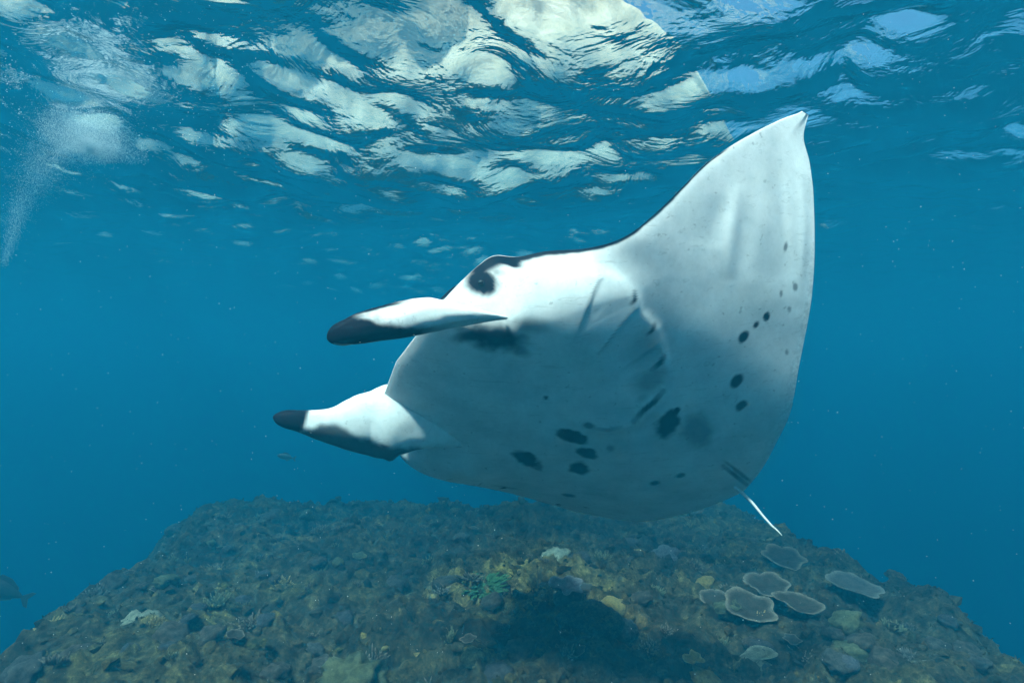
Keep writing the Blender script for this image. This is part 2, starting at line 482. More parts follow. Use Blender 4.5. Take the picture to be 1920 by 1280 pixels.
place('teal_coral', lump_mesh(13, knob=.1), M_lilac, 1590, 1272, 0.06, 'smooth pale blue coral knob at the bottom right of the reef', 'coral', None, lift=.5)
place('ridged_coral', plate_coral_mesh(14, lobes=4, cup=.4), M_pale, 1425, 1238, 0.16, 'thin pale ruffled coral fan standing in front of the plate cluster', 'coral', None, tilt=(R(70), R(-25)), lift=.3, rot=R(-30), sc=(1.5, .7, .6))
place('yellow_coral', plate_coral_mesh(15, lobes=3, cup=.5), M_yellow, 1300, 1262, 0.10, 'small ochre cup coral at the bottom edge of the view', 'coral', None, tilt=(R(20), 0), lift=.5)
place('yellow_coral', lump_mesh(16, knob=.5), M_olive, 660, 1290, 0.15, 'olive knobbly coral at the bottom left of centre', 'coral', None, lift=.2)

# many more corals like one another
plates = [plate_coral_mesh(30 + i, lobes=1.0, cup=random.uniform(.15, .45)) for i in range(6)]
heads = [lump_mesh(50 + i, ICO3, knob=random.uniform(.2, .45), freq=random.uniform(2.5, 5)) for i in range(6)]
bushes = [branch_mesh(70 + i) for i in range(5)]
for i, m in enumerate(plates): m.materials.append([M_brown, M_grey, M_brown, M_olive, M_brown, M_dark][i])
for i, m in enumerate(heads): m.materials.append([M_brown, M_grey, M_olive, M_dark, M_yellow, M_grey][i])
for i, m in enumerate(bushes): m.materials.append([M_brown, M_olive, M_grey, M_yellow, M_dark][i])

def spot():
    while True:
        px = random.uniform(20, 1900); py = random.uniform(940, 1278)
        lim = 930 + max(0, 400 - px) * 0.62 + max(0, px - 1420) * 0.6
        if py > lim: return px, py
KINDS = (('small_plate_coral', plates, 20, (0.05, 0.12), 'plate coral', 'small plate corals on the reef', 0.4),
         ('coral_head', heads, 120, (0.03, 0.10), 'knobbly coral head', 'small coral heads on the reef', 0.15),
         ('bushy_coral', bushes, 110, (0.04, 0.11), 'finger coral bush', 'small bushy corals on the reef', -0.05))
for name, protos, n, (s0, s1), lab, grp, lift in KINDS:
    for i in range(n):
        px, py = spot()
        k = int(min(5, abs(random.gauss(0, 2.2)))) % len(protos)
        s = random.uniform(s0, s1)
        tone = {'coral_brown': 'brown', 'coral_grey': 'grey', 'coral_olive': 'olive green', 'coral_dark': 'blackish', 'coral_yellow': 'ochre', 'coral_pale': 'cream', 'coral_lilac': 'lilac grey'}[protos[k].materials[0].name]
        where = ('far left slope', 'left part', 'left of the middle', 'middle', 'right of the middle', 'right part', 'far right slope')[min(6, int(px / 274.4))]
        row = 'near the far edge' if py < 1040 else 'halfway up' if py < 1150 else 'close to the camera'
        place(name, protos[k], None, px, py, s, ('tiny ' if s < s0 + .3 * (s1 - s0) else 'small ' if s < s0 + .7 * (s1 - s0) else 'fist sized ') + tone + ' ' + lab + ', reef ' + where + ', ' + row, 'coral', grp, tilt=(R(random.uniform(0, 25)), R(random.uniform(-14, 14))), lift=lift)

# rubble that nobody could count: one object
def make_rubble():
    r = np.random.RandomState(5)
    n = 15000
    bv, bf = ICO1
    x = r.uniform(-9, 8, n); y = 1.6 + r.rand(n) ** 1.3 * 9
    z = reef_h(x, y)
    s = 0.007 + 0.03 * r.rand(n) ** 3
    s *= 0.7 + 0.1 * y
    rad = 1 + 0.22 * r.randn(n, len(bv))
    V = bv[None] * rad[..., None]
    sc = np.stack([s * r.uniform(.6, 1.7, n), s * r.uniform(.6, 1.7, n), s * r.uniform(.6, 1.2, n)], -1)
    V = V * sc[:, None, :]
    a = r.uniform(0, TAU, n); c, sn = np.cos(a), np.sin(a)
    V = np.stack([V[..., 0] * c[:, None] - V[..., 1] * sn[:, None], V[..., 0] * sn[:, None] + V[..., 1] * c[:, None], V[..., 2]], -1)
    V = V + np.stack([x, y, z + s * 0.25], -1)[:, None]
    Fc = bf[None] + (np.arange(n) * len(bv))[:, None, None]
    me = mesh_from('rubble', V.reshape(-1, 3), Fc.reshape(-1, 3), False)
    pal = np.array([(1, .9, .8), (.5, .45, .45), (1.6, 1.5, 1.2), (.8, .9, .6), (.9, .9, 1.0), (1.5, 1.1, .5), (2.4, 2.4, 2.1), (.45, .4, .4)])
    pi = r.choice(len(pal), n, p=[.25, .2, .14, .12, .12, .04, .03, .10])
    color_attr(me, 'tint', np.repeat(pal[pi], len(bv), 0))
    o = add_obj('coral_rubble', me, coral_rock_mat('rubble', True))
    tag(o, 'loose coral rubble covering the reef', kind='stuff')
make_rubble()

# short turf and soft coral fringe, also uncountable
def make_turf():
    r = np.random.RandomState(9)
    n = 60000
    x = r.uniform(-8, 8, n); y = 1.6 + r.rand(n) ** 1.2 * 9
    keep = (fbm(x * 1.3, y * 1.3, 3, 90) > -0.1) | (np.abs(x) > 3.5)
    x = x[keep]; y = y[keep]; n = len(x)
    z = reef_h(x, y) - 0.005
    h = r.uniform(.008, .03, n) * (0.7 + 0.1 * y); w = h * r.uniform(.12, .3, n)
    a = r.uniform(0, TAU, n); lx = r.normal(0, .6, n) * h; ly = r.normal(0, .6, n) * h
    P = np.stack([x, y, z], -1)
    e = np.stack([np.cos(a), np.sin(a), 0 * a], -1) * w[:, None]
    tip = P + np.stack([lx, ly, h], -1)
    mid = P + np.stack([lx * .35, ly * .35, h * .6], -1)
    V = np.stack([P - e * .6, P + e * .6, mid + e, tip, mid - e], 1)
    Fc = (np.arange(n) * 5)[:, None] + np.arange(5)[None]
    me = mesh_from('turf', V.reshape(-1, 3), Fc, False)
    pal = np.array([(.5, .55, .3), (.4, .35, .3), (1.2, 1.1, .8), (.7, .8, .5), (.9, .8, .6)])
    pi = r.choice(len(pal), n)
    color_attr(me, 'tint', np.repeat(pal[pi], 5, 0))
    o = add_obj('algae_turf', me, coral_rock_mat('turf', True))
    tag(o, 'short algae turf growing over the reef', kind='stuff')
make_turf()

# ------------------------------------------------------------------ manta ray
# body frame: b backwards, l towards the raised near wing, d towards the back
Fv = np.array([-.88, -.31, .35]); Fv /= np.linalg.norm(Fv)
Vv = np.array([0, -.73, -.68]); Vv -= Vv.dot(Fv) * Fv; Vv /= np.linalg.norm(Vv)
Lv = np.cross(Fv, Vv)
M0 = np.array([-220 / 1048. * 2.3, 2.3, -50 / 1048. * 2.3])
FRAME = np.stack([-Fv, Lv, -Vv], 0)            # rows b, l, d
def body_to_cam(q): return M0 + np.asarray(q) @ FRAME
def to_local(q): return (np.asarray(q) @ FRAME) @ CRn.T
def pix(q):
    P = body_to_cam(q)
    return 960 + P[..., 0] / P[..., 1] * 1048, 640 - P[..., 2] / P[..., 1] * 1048
LE = ([0, .2, .28, .33, .37, .41, .46, .52, .58, .62, .66, .73, .80, .9, 1.0, 1.07, 1.17, 1.27, 1.35, 1.43, 1.465],
      [0, .02, .03, .035, .05, .085, .13, .185, .25, .29, .34, .455, .525, .60, .665, .705, .765, .865, .965, 1.08, 1.155])
LE_FAR = ([0, .2, .28, .33, .37, .41, .46, .52, .58, .66, .71, .79, .9, 1.0, 1.07, 1.17, 1.27, 1.35, 1.43, 1.465],
          [0, .02, .03, .035, .05, .085, .13, .17, .20, .25, .31, .43, .59, .665, .705, .765, .865, .965, 1.08, 1.155])
TE = ([0, .17, .37, .55, .71, .82, .97, 1.06, 1.18, 1.28, 1.35, 1.39, 1.42, 1.465],
      [1.9, 1.84, 1.75, 1.68, 1.59, 1.54, 1.47, 1.42, 1.35, 1.29, 1.235, 1.18, 1.175, 1.18])
GG = ([0, .3, .5, .7, .9, 1.1, 1.3, 1.5], [0, .0, .03, .1, .22, .38, .58, .82])
TT = ([0, .3, .42, .5, .7, .9, 1.1, 1.3, 1.5], [.34, .30, .26, .19, .095, .06, .035, .016, .006])

def smooth_tab(tab, w=0.03):
    xs = np.linspace(0, 1.5, 601); ys = np.interp(xs, *tab)
    k = np.exp(-0.5 * (np.arange(-40, 41) * (1.5 / 600) / w) ** 2); k /= k.sum()
    ext = np.concatenate([2 * ys[0] - ys[1:41][::-1] if tab is not GG and tab is not TT else ys[1:41][::-1], ys, 2 * ys[-1] - ys[-41:-1][::-1]])
    return xs, np.convolve(ext, k, 'valid')
LEf = smooth_tab(LE_FAR, .022)
LEs, TEs, GGs, TTs = smooth_tab(LE, .020), smooth_tab(TE, .012), smooth_tab(GG, .06), smooth_tab(TT, .03)

def seg_dist(x, y, pts):
    """distance and arc parameter to a polyline"""
    best = np.full(x.shape, 1e9); par = np.zeros(x.shape); side = np.zeros(x.shape)
    n = len(pts) - 1
    for i in range(n):
        ax, ay = pts[i]; bx, by = pts[i + 1]
        dx, dy = bx - ax, by - ay; L2 = dx * dx + dy * dy
        t = np.clip(((x - ax) * dx + (y - ay) * dy) / L2, 0, 1)
        qx, qy = ax + t * dx, ay + t * dy
        d = np.hypot(x - qx, y - qy)
        m = d < best
        best = np.where(m, d, best); par = np.where(m, (i + t) / n, par)
        side = np.where(m, np.sign((x - ax) * dy - (y - ay) * dx), side)
    return best, par, side

def ell(x, y, cx, cy, rx, ry, ang, soft=0.35, rag=0.0):
    c, s = math.cos(R(ang)), math.sin(R(ang))
    u = ((x - cx) * c + (y - cy) * s) / rx; v = (-(x - cx) * s + (y - cy) * c) / ry
    d = np.sqrt(u * u + v * v) + rag
    return 1 - sstep(d, 1 - soft, 1 + soft)

GILL_RIM = [(1060, 500), (1120, 510), (1165, 530), (1192, 562), (1200, 585), (1228, 616), (1236, 640), (1246, 672), (1246, 715), (1232, 755), (1195, 790), (1140, 803), (1095, 800), (1050, 768), (1015, 735)]
FOLDS = [[(1126, 514), (1105, 565), (1082, 625), (1050, 670)], [(1192, 574), (1150, 628), (1118, 668), (1085, 700)], [(1232, 640), (1190, 672), (1140, 712)]]
def ventral_relief(x, y, near):
    """ventral outward displacement, metres, worked out over the belly as it lies"""
    h = np.zeros(x.shape)
    d, par, side = seg_dist(x, y, GILL_RIM)
    inside = side < 0; ins0 = inside; d0 = d
    fade = np.sin(np.clip(par, 0.02, 0.98) * math.pi) ** 0.5
    h += fade * np.where(inside, 0.015 * np.exp(-d / 50.0), 0.015 * np.exp(-(d / 11) ** 2))
    for i, f in enumerate(FOLDS):
        d, par, side = seg_dist(x, y, f)
        fd = (1 - par) ** 0.7
        h += fd * 0.006 * sstep(np.where(ins0, d0, -d0), 0, 6) * np.where(side < 0, np.exp(-d / 30.0), np.exp(-(d / 3.0) ** 2))
    for pts, w, a in (([(1385, 340), (1372, 430), (1367, 530)], 13, .010), ([(1455, 290), (1468, 400), (1478, 540)], 11, -.008),
                      ([(1425, 300), (1430, 420), (1418, 520)], 20, .008), ([(1350, 360), (1335, 470)], 22, -.008), ([(1500, 300), (1508, 420), (1500, 560)], 9, .006)):  # wing ridges added in relief to imitate streaks of caustic light
        d, par, side = seg_dist(x, y, pts)
        h += 1.0 * a * np.exp(-(d / w) ** 2) * np.sin(np.clip(par, .03, .97) * math.pi)
    return h * near

def paint(x, y, b, l, near, nz):
    """how dark the ventral skin is (0 white, 1 black): the animal's own markings"""
    k = np.zeros(x.shape)
    def add(m): 
        nonlocal k
        k = np.maximum(k, m)
    S = [(1074, 819, 33, 12, 22, .22, .97), (1100, 848, 21, 10, 22, .22, .97), (1086, 877, 18, 11, 5, .3, .97), (986, 859, 25, 13, 22, .25, .97), (1006, 872, 12, 7, 40, .4, .7),
         (1252, 795, 29, 19, -48, .28, .92), (1268, 771, 10, 6, -50, .3, .97), (1308, 805, 28, 32, -30, .6, .55), (1394, 631, 12, 7, -50, .3, .92), (1418, 609, 8, 4.5, -55, .3, .9),
         (1437, 594, 8, 5.5, -70, .3, .92), (1382, 713, 15, 9, -45, .3, .9), (1391, 759, 12, 7, -40, .35, .85), (1228, 905, 9, 4, -10, .4, .9), (1276, 891, 9, 4, -12, .4, .85),
         (958, 917, 12, 3, 0, .4, .8), (1065, 928, 12, 3, 8, .4, .8), (1105, 798, 11, 6, 10, .4, .75), (1144, 840, 7, 6, 0, .5, .5), (1024, 745, 4, 4, 0, .5, .8),
         (1473, 463, 4, 9, 10, .4, .65), (1491, 538, 4, 7, 0, .4, .6), (1465, 551, 3, 6, 0, .4, .6), (1480, 580, 4, 6, 0, .4, .5), (1475, 660, 4, 6, 0, .4, .55),
         (1385, 885, 30, 4, 38, .5, .7), (1222, 715, 32, 20, -25, .7, .50), (1205, 745, 14, 8, -30, .7, .4), (1208, 650, 30, 32, 60, .8, .35),
         (930, 632, 62, 24, 12, .6, .93), (890, 628, 34, 13, -8, .6, .9), (972, 652, 24, 14, 30, .6, .6), (985, 612, 40, 14, 0, .8, .45)]
    for cx, cy, rx, ry, an, so, st in S:
        add(st * ell(x, y, cx, cy, rx, ry, an, so, nz * 0.34))
    for pts, w, st in (([(1190, 545), (1191, 562), (1184, 570)], 3.2, .95), ([(1228, 606), (1223, 620), (1214, 628)], 3.2, .95), ([(1246, 666), (1238, 680), (1222, 694)], 4.0, .95),
                       ([(1243, 732), (1228, 752), (1206, 770), (1188, 790)], 4.6, .95), ([(1093, 800), (1140, 806), (1165, 800)], 3.0, .5), ([(1356, 873), (1400, 908)], 3.5, .8),
                       ([(1126, 514), (1105, 565), (1086, 615)], 1.3, .5), ([(1190, 576), (1150, 628), (1122, 664)], 1.4, .5)):  # shade painted along gill slits, gill folds and the crease by the tail
        d, par, side = seg_dist(x, y, pts)
        w = w * 1.25; add(st * (1 - sstep(d, w * .5, w * 1.35)) * (0.4 + 0.6 * np.sin(np.clip(par, .08, .92) * math.pi)))
    return k * near

def make_manta():
    root = bpy.data.objects.new('manta_ray', None); COL.objects.link(root)
    loc = CRn @ M0
    root.location = loc
    tag(root, 'large white bellied manta ray with dark spots, one wing raised, swimming left above the reef', 'manta ray')
    # lateral stations, denser on the near side and by the head
    nl = 430; nc = 250
    q = np.linspace(-1, 1, nl)
    l = 1.465 * (q * 0.86 + 0.14 * np.sign(q) * np.abs(q) ** 3) 
    l = np.sign(l) * np.abs(l)
    s = 0.5 - 0.5 * np.cos(np.linspace(0, math.pi, nc)); s = s * 0.75 + 0.25 * np.linspace(0, 1, nc)
    Lg, Sg = np.meshgrid(l, s, indexing='ij')
    a = np.abs(Lg)
    ble = np.where(Lg < 0, np.interp(a, *LEf), np.interp(a, *LEs)); bte = np.interp(a, *TEs)
    bte = np.maximum(bte, ble + 0.004)
    Bg = ble + Sg * (bte - ble)
    g0 = np.interp(a, *GGs) - .08 * np.exp(-((a - .72) / .26) ** 2 - ((Bg - .3) / .5) ** 2) * (Lg < 0); T = np.interp(a, *TTs)
    tipw = 1 - sstep(a, 1.41, 1.465)
    # belly
    ven = g0 - 0.055 * np.exp(-(a / .36) ** 2) * np.sin(np.clip(Bg / 1.9, 0, 1) * math.pi) ** .8
    head = 1 - sstep(Bg, .20, .42)
    headside = sstep(a, .33, .50) * (1 - sstep(a, .50, .70))
    hterm = 0.17 * headside * (1 - sstep(Bg, .16, .36))
    wd = np.clip((Bg - ble) / .27, 0, 1)
    pterm = 0.125 * (1 - wd) ** 2 * sstep(a, .42, .54) * (1 - sstep(a, .64, .90)) * (0.25 + 0.75 * sstep(Lg, -.45, -.2))
    ven = ven + np.sqrt(hterm ** 2 + pterm ** 2 + 1e-8) * 0.93
    ven = ven - 0.022 * np.exp(-((a - .44) / .05) ** 2 - ((Bg - .19) / .06) ** 2)
    # swollen shoulder where the wing begins
    ven = ven - 0.03 * np.exp(-((a - .50) / .16) ** 2 - ((Bg - .55) / .2) ** 2)
    # rounded leading edge
    lead = np.exp(-(Sg / .035))
    ven = ven + lead * 0.28 * T * tipw * (0.4 + 0.6 * sstep(a, .3, .5))
    # trailing edge flutter
    ven = ven + 0.010 * np.sin(a * 9 + 1.0) * sstep(Sg, .5, 1) * sstep(a, .3, .8)
    # back
    nose = np.sqrt(np.clip(1 - (1 - np.clip(Sg / .10, 0, 1)) ** 2, 0, 1))
    tail_t = (1 - sstep(Sg, .30, 1.0)) ** 0.8
    prof = nose * tail_t
    dor = np.maximum(g0 + T * prof, ven + (0.012 + 0.05 * head * headside) * nose * np.clip((1 - Sg) * 12, 0, 1))
    dor = dor + 0.012 * np.sin(a * 9 + 1.0) * sstep(Sg, .5, 1) * sstep(a, .3, .8) * 0
    dor = np.maximum(dor, ven + 0.0025 * tipw * np.clip((1 - Sg) * 30, 0, 1) * nose)
    edge = (Sg <= 0) | (Sg >= 1)
    dor = np.where(edge, ven, dor)
    # jaw: the front of the head is a wide mouth, hollow between the head fins
    mouth = (1 - sstep(a, .22, .30)) 
    # relief on the ventral side
    qv = np.stack([Bg, Lg, ven], -1)
    px, py = pix(qv)
    near = (Lg > -0.55).astype(float)
    rel = ventral_relief(px, py, sstep(Lg, -.5, -.3))
    rel_far = ventral_relief(*pix(np.stack([Bg, a, ven], -1)), sstep(-Lg, .1, .2) * (1 - sstep(-Lg, .7, .8))) * sstep(-Lg, .45, .5)
    ven2 = ven - rel * np.clip(np.minimum(Sg, 1 - Sg) * 30, 0, 1)
    # assemble loop: ventral 0..nc-1, dorsal nc-2..1
    def loop(v, w): return np.concatenate([v, w[:, ::-1][:, 1:-1]], 1)
    bb = loop(Bg, Bg); ll = loop(Lg, Lg); dd = loop(ven2, dor)
    isd = np.zeros_like(bb); isd[:, nc:] = 1
    sl = loop(Sg, Sg)
    # mouth hollow
    fr = np.zeros_like(bb); fr[:, nc:] = 1
    mo = (1 - sstep(np.abs(ll), .20, .29)) * fr * np.exp(-((sl - .012) / .010) ** 2)
    bb = bb + mo * 0.10
    Q = np.stack([bb, ll, dd], -1)
    n2 = bb.shape[1]
    V = to_local(Q.reshape(-1, 3))
    # faces wrap around the chord
    iu = np.arange(nl - 1); iv = np.arange(n2)
    A, Bq = np.meshgrid(iu, iv, indexing='ij'); B2 = (Bq + 1) % n2
    faces = np.stack([A * n2 + Bq, A * n2 + B2, (A + 1) * n2 + B2, (A + 1) * n2 + Bq], -1).reshape(-1, 4)
    me = mesh_from('manta_body', V, faces)
    # markings
    PX, PY = pix(Q)
    nz = fbm(bb * 22, ll * 22, 3, 77)
    nz2 = fbm(bb * 60, ll * 60, 2, 78)
    k = np.zeros_like(bb)
    pv = paint(PX, PY, bb, ll, (ll > -.6).astype(float), nz)
    pf = paint(*pix(np.stack([bb, np.abs(ll), dd], -1)), bb, ll, (ll < -.6).astype(float), nz)
    k = np.maximum(pv, pf) * (1 - isd)
    # black back, wrapping slightly over the leading edge
    rimw = 0.010 + 0.004 * nz + 0.010 * np.exp(-((np.abs(ll) - .48) / .05) ** 2)
    k = np.maximum(k, isd * sstep(sl, 0.001, 0.006))
    k = np.maximum(k, (1 - isd) * (1 - sstep(sl, rimw * .6, rimw * 1.6)) * 0.95 * sstep(np.abs(ll), .42, .46) * (1 - sstep(np.abs(ll), 1.22, 1.26)))
    # white patches of the side of the head reach over the top edge; eye patch
    hs = (1 - isd) 
    k = np.maximum(k, .97 * ell(PX, PY, 907, 527, 29, 23, 10, .35, nz * .4) * hs * (ll > 0))
    k = np.maximum(k, .55 * ell(PX, PY, 930, 508, 16, 10, 30, .5, nz * .6) * hs * (ll > 0))
    k = np.maximum(k, .97 * ell(PX, PY, 943, 488, 34, 7, 2, .35, nz * .4) * hs * (ll > 0))
    k = np.maximum(k, sstep(PX, 888, 906) * (1 - sstep(PX, 968, 988)) * (1 - sstep(PY + 6 * nz, 495, 502)) * hs * (ll > 0))
    k = np.maximum(k, .5 * ell(PX, PY, 818, 535, 20, 8, -50, .7, nz * .5) * hs * (ll > 0))
    mxp = pix(np.stack([bb, np.abs(ll), dd], -1))
    k = np.maximum(k, .97 * ell(mxp[0], mxp[1], 904, 528, 29, 24, 10, .45, nz * .35) * hs * (ll < 0))
    k = np.maximum(k, mo * .9)
    k = np.clip(k / .93 + 0.03 * nz2 * k * (k < .8), 0, 1)
    point_attr(me, 'dark', k)
    # grazed grey margin at the rear edge
    gm = (1 - isd) * sstep(sl, .955, .975) * (1 - sstep(np.abs(ll), 1.0, 1.2)) * sstep(np.abs(ll), .2, .7)
    point_attr(me, 'margin', gm)
    t = NT('manta_skin')
    tc = t.n('ShaderNodeTexCoord')
    at = t.n('ShaderNodeAttribute', attribute_name='dark'); am = t.n('ShaderNodeAttribute', attribute_name='margin')
    n1 = t.n('ShaderNodeTexNoise', i_Scale=5.0, i_Detail=6.0, i_Roughness=0.6); t.l(tc.outputs['Object'], n1.inputs[0])
    n2_ = t.n('ShaderNodeTexNoise', i_Scale=60.0, i_Detail=4.0, i_Roughness=0.7); t.l(tc.outputs['Object'], n2_.inputs[0])
    white = t.ramp(n1.outputs[0], [(0.32, C(0.58, 0.60, 0.60)), (0.5, C(0.70, 0.70, 0.69)), (0.65, C(0.78, 0.78, 0.76))])
    mg = t.ramp(n2_.outputs[0], [(0.4, C(0.60, 0.62, 0.62)), (0.6, C(0.8, 0.8, 0.78))])
    white = t.mixc(am.outputs['Fac'], white, mg)
    white = t.mixc(0.5, white, t.ramp(n2_.outputs[0], [(0.25, G(0.82)), (0.6, G(1.0))]), 'MULTIPLY')
    mp = t.n('ShaderNodeMapping'); mp.inputs['Scale'].default_value = (3.0, 40.0, 26.0); mp.inputs['Rotation'].default_value = (0.3, 0.5, 0.4)
    t.l(tc.outputs['Object'], mp.inputs[0])
    sc = t.n('ShaderNodeTexNoise', i_Scale=1.6, i_Detail=2.0, i_Distortion=0.3); t.l(mp.outputs[0], sc.inputs[0])
    white = t.mixc(0.7, white, t.ramp(sc.outputs[0], [(0.0, G(1.0)), (0.63, G(1.0)), (0.66, G(0.72)), (0.69, G(1.0)), (1.0, G(1.0))]), 'MULTIPLY')
    fl = t.n('ShaderNodeTexNoise', i_Scale=34.0, i_Detail=2.0, i_Roughness=0.5); t.l(tc.outputs['Object'], fl.inputs[0])
    white = t.mixc(0.8, white, t.ramp(fl.outputs[0], [(0.0, G(1.0)), (0.69, G(1.0)), (0.73, G(0.62)), (1.0, G(0.5))]), 'MULTIPLY')
    sp = t.n('ShaderNodeTexNoise', i_Scale=2.2, i_Detail=5.0, i_Roughness=0.7); t.l(tc.outputs['Object'], sp.inputs[0])
    white = t.mixc(0.6, white, t.ramp(sp.outputs[0], [(0.35, C(0.78, 0.82, 0.82)), (0.5, G(1.0)), (0.65, C(0.90, 0.90, 0.87))]), 'MULTIPLY')
    c = t.mixc(at.outputs['Fac'], white, C(0.006, 0.007, 0.013))
    b = t.n('ShaderNodeBump', i_Strength=0.25, i_Distance=0.002); t.l(n2_.outputs[0], b.inputs['Height'])
    b3 = t.n('ShaderNodeBump', i_Strength=0.2, i_Distance=0.01); t.l(n1.outputs[0], b3.inputs['Height']); t.l(b.outputs[0], b3.inputs['Normal'])
    p = t.n('ShaderNodeBsdfPrincipled', i_Roughness=0.5); p.inputs['Specular IOR Level'].default_value = 0.02
    t.l(c, p.inputs['Base Color']); t.l(b3.outputs[0], p.inputs['Normal']); t.l(p.outputs[0], t.out.inputs['Surface'])
    add_obj('body', me, t.m, root)
    skin = t.m

    # cephalic fins: rolled paddles; spine points (b, l, d), half width, half thickness, twist
    def spine_pt(px_, py_, dist):
        P = np.array([(px_ - 960) / 1048. * dist, dist, -(py_ - 640) / 1048. * dist])
        return P
    def cfin(name, ctr, darkf):
        """ctr: (camera-direction pixel, distance, half height px-metres, half depth, roll)"""
        pts = np.array([spine_pt(c[0], c[1], c[2]) for c in ctr])
        hw = np.array([c[3] for c in ctr]); hd = np.array([c[4] for c in ctr]); tw = np.array([c[5] for c in ctr])
        n = 90
        tk = np.linspace(0, 1, len(ctr)); tt = np.linspace(0, 1, n)
        def cr(arr):
            arr = np.asarray(arr, float)
            e = np.concatenate([[2 * arr[0] - arr[1]], arr, [2 * arr[-1] - arr[-2]]])
            out = []
            for u in tt:
                f = u * (len(arr) - 1); i = min(int(f), len(arr) - 2); w = f - i
                p0, p1, p2, p3 = e[i], e[i + 1], e[i + 2], e[i + 3]
                out.append(.5 * ((2 * p1) + (-p0 + p2) * w + (2 * p0 - 5 * p1 + 4 * p2 - p3) * w * w + (-p0 + 3 * p1 - 3 * p2 + p3) * w ** 3))
            return np.array(out)
        Pc = cr(pts); H = np.maximum(cr(hw), .002); Dp = np.maximum(cr(hd), .002); Tw = cr(tw)
        cap = np.sqrt(np.clip(1 - (1 - np.clip((tt + .001) / .17, 0, 1)) ** 2, 0, 1)); H = H * cap; Dp = Dp * cap
        tang = np.gradient(Pc, axis=0); tang /= np.linalg.norm(tang, axis=1)[:, None]
        up0 = np.array([0, 0, 1.0])
        e1 = up0[None] - tang * (tang @ up0)[:, None]; e1 /= np.linalg.norm(e1, axis=1)[:, None]
        e2 = np.cross(tang, e1)
        m = 120
        phs = np.linspace(0, 1, m)
        V = []
        # spiral section: outer wall goes 1.15 turns round, with real thickness
        for i in range(n):
            row = []
            for j in range(m):
                u = phs[j]
                # outer then inner wall of a rolled sheet
                if u < 0.5: v = u / .5; rr = 1.0 + 0.13 * v
                else: v = (1 - u) / .5; rr = 0.86 + 0.10 * v
                ang = v * TAU * 1.08 + Tw[i] 
                rr *= 1 + 0.035 * math.sin(3.0 * ang + 5.0 * tt[i]) + 0.05 * float(vnoise(i * 0.11, j * 0.16, 7)) + 0.02 * float(vnoise(i * 0.35, j * 0.5, 9))
                row.append(Pc[i] + e1[i] * H[i] * rr * math.cos(ang) + e2[i] * Dp[i] * rr * math.sin(ang))
            V.append(row)
        V = np.array(V)
        V = V - M0
        Vw = V.reshape(-1, 3) @ CRn.T
        iu_ = np.arange(n - 1); iv_ = np.arange(m)
        A_, B_ = np.meshgrid(iu_, iv_, indexing='ij'); C_ = (B_ + 1) % m
        fc = np.stack([A_ * m + B_, A_ * m + C_, (A_ + 1) * m + C_, (A_ + 1) * m + B_], -1).reshape(-1, 4)
        caps = [tuple(range(m))[::-1], tuple(range((n - 1) * m, n * m))]
        me = mesh_from(name, Vw, [tuple(x) for x in fc] + caps)
        Pq = V + M0
        X_ = 960 + Pq[..., 0] / Pq[..., 1] * 1048; Y_ = 640 - Pq[..., 2] / Pq[..., 1] * 1048
        T_ = np.repeat(tt[:, None], m, 1)
        u = np.repeat(phs[None], n, 0)
        nzz = fbm(X_ / 22., Y_ / 22., 3, 88)
        # streaky noise along the fin
        kk = darkf(X_, Y_, T_, nzz)
        point_attr(me, 'dark', np.clip(kk / .95, 0, 1)); point_attr(me, 'margin', 0 * kk)
        o = add_obj(name, me, skin, root)
        return o
    def near_dark(X_, Y_, T_, nz_):
        # white band above the line, black tip and lower side
        line = np.interp(X_, [600, 660, 700, 760, 820, 880, 930], [585, 592, 600, 612, 612, 603, 598]) 
        low = sstep(Y_ + 7 * nz_, line - 9, line + 9)
        tip = 1 - sstep(X_ + 22 * nz_ + (Y_ - 590) * -0.5, 660, 712)
        rootw = 1 - sstep(X_ + 20 * nz_, 770, 860) * .9
        k_ = np.maximum(low * rootw, tip) * .97
        lip = np.exp(-((Y_ - (646 + 2 * nz_ + (X_ - 640) * 0.02)) / 1.6) ** 2) * sstep(X_, 618, 630) * (1 - sstep(X_, 680, 705))
        topl = np.interp(X_, [620, 660, 700, 760, 800], [606, 590, 576, 564, 560])
        k_ = np.maximum(k_, (1 - sstep(Y_ + 4 * nz_, topl + 2, topl + 9)) * (1 - sstep(X_, 730, 800)) * .95)
        return k_ * (1 - .75 * lip)
    def far_dark(X_, Y_, T_, nz_):
        tip = 1 - sstep(X_ - (785 - Y_) * 0.35, 570, 580)
        ln = np.interp(X_, [560, 600, 640, 700, 740], [812, 806, 812, 836, 850]) 
        low = sstep(Y_ + 8 * nz_, ln - 16, ln - 2)
        return np.maximum(tip, low * .9) * .97
    cfin('cephalic_fin', [(613, 635, 1.78, .030, .022, 2.1), (640, 627, 1.79, .037, .030, 2.1), (690, 614, 1.82, .051, .038, 2.0), (750, 602, 1.87, .058, .042, 1.9),
                          (810, 592, 1.93, .055, .042, 1.75), (870, 592, 1.99, .036, .036, 1.6), (915, 594, 2.06, .017, .024, 1.45), (948, 596, 2.14, .006, .01, 1.4)], near_dark)
    cfin('cephalic_fin', [(512, 781, 2.30, .026, .022, 2.2), (535, 785, 2.31, .036, .030, 2.2), (575, 791, 2.34, .046, .036, 2.3), (615, 797, 2.38, .068, .045, 2.4),
                          (655, 796, 2.43, .100, .055, 2.5), (695, 792, 2.48, .132, .065, 2.6), (740, 789, 2.50, .155, .065, 2.7), (785, 798, 2.53, .105, .050, 2.8), (835, 815, 2.58, .055, .030, 2.8), (880, 832, 2.64, .015, .012, 2.8)], far_dark)

    # eyes
    ev, ef = ICO3
    te = NT('manta_eye')
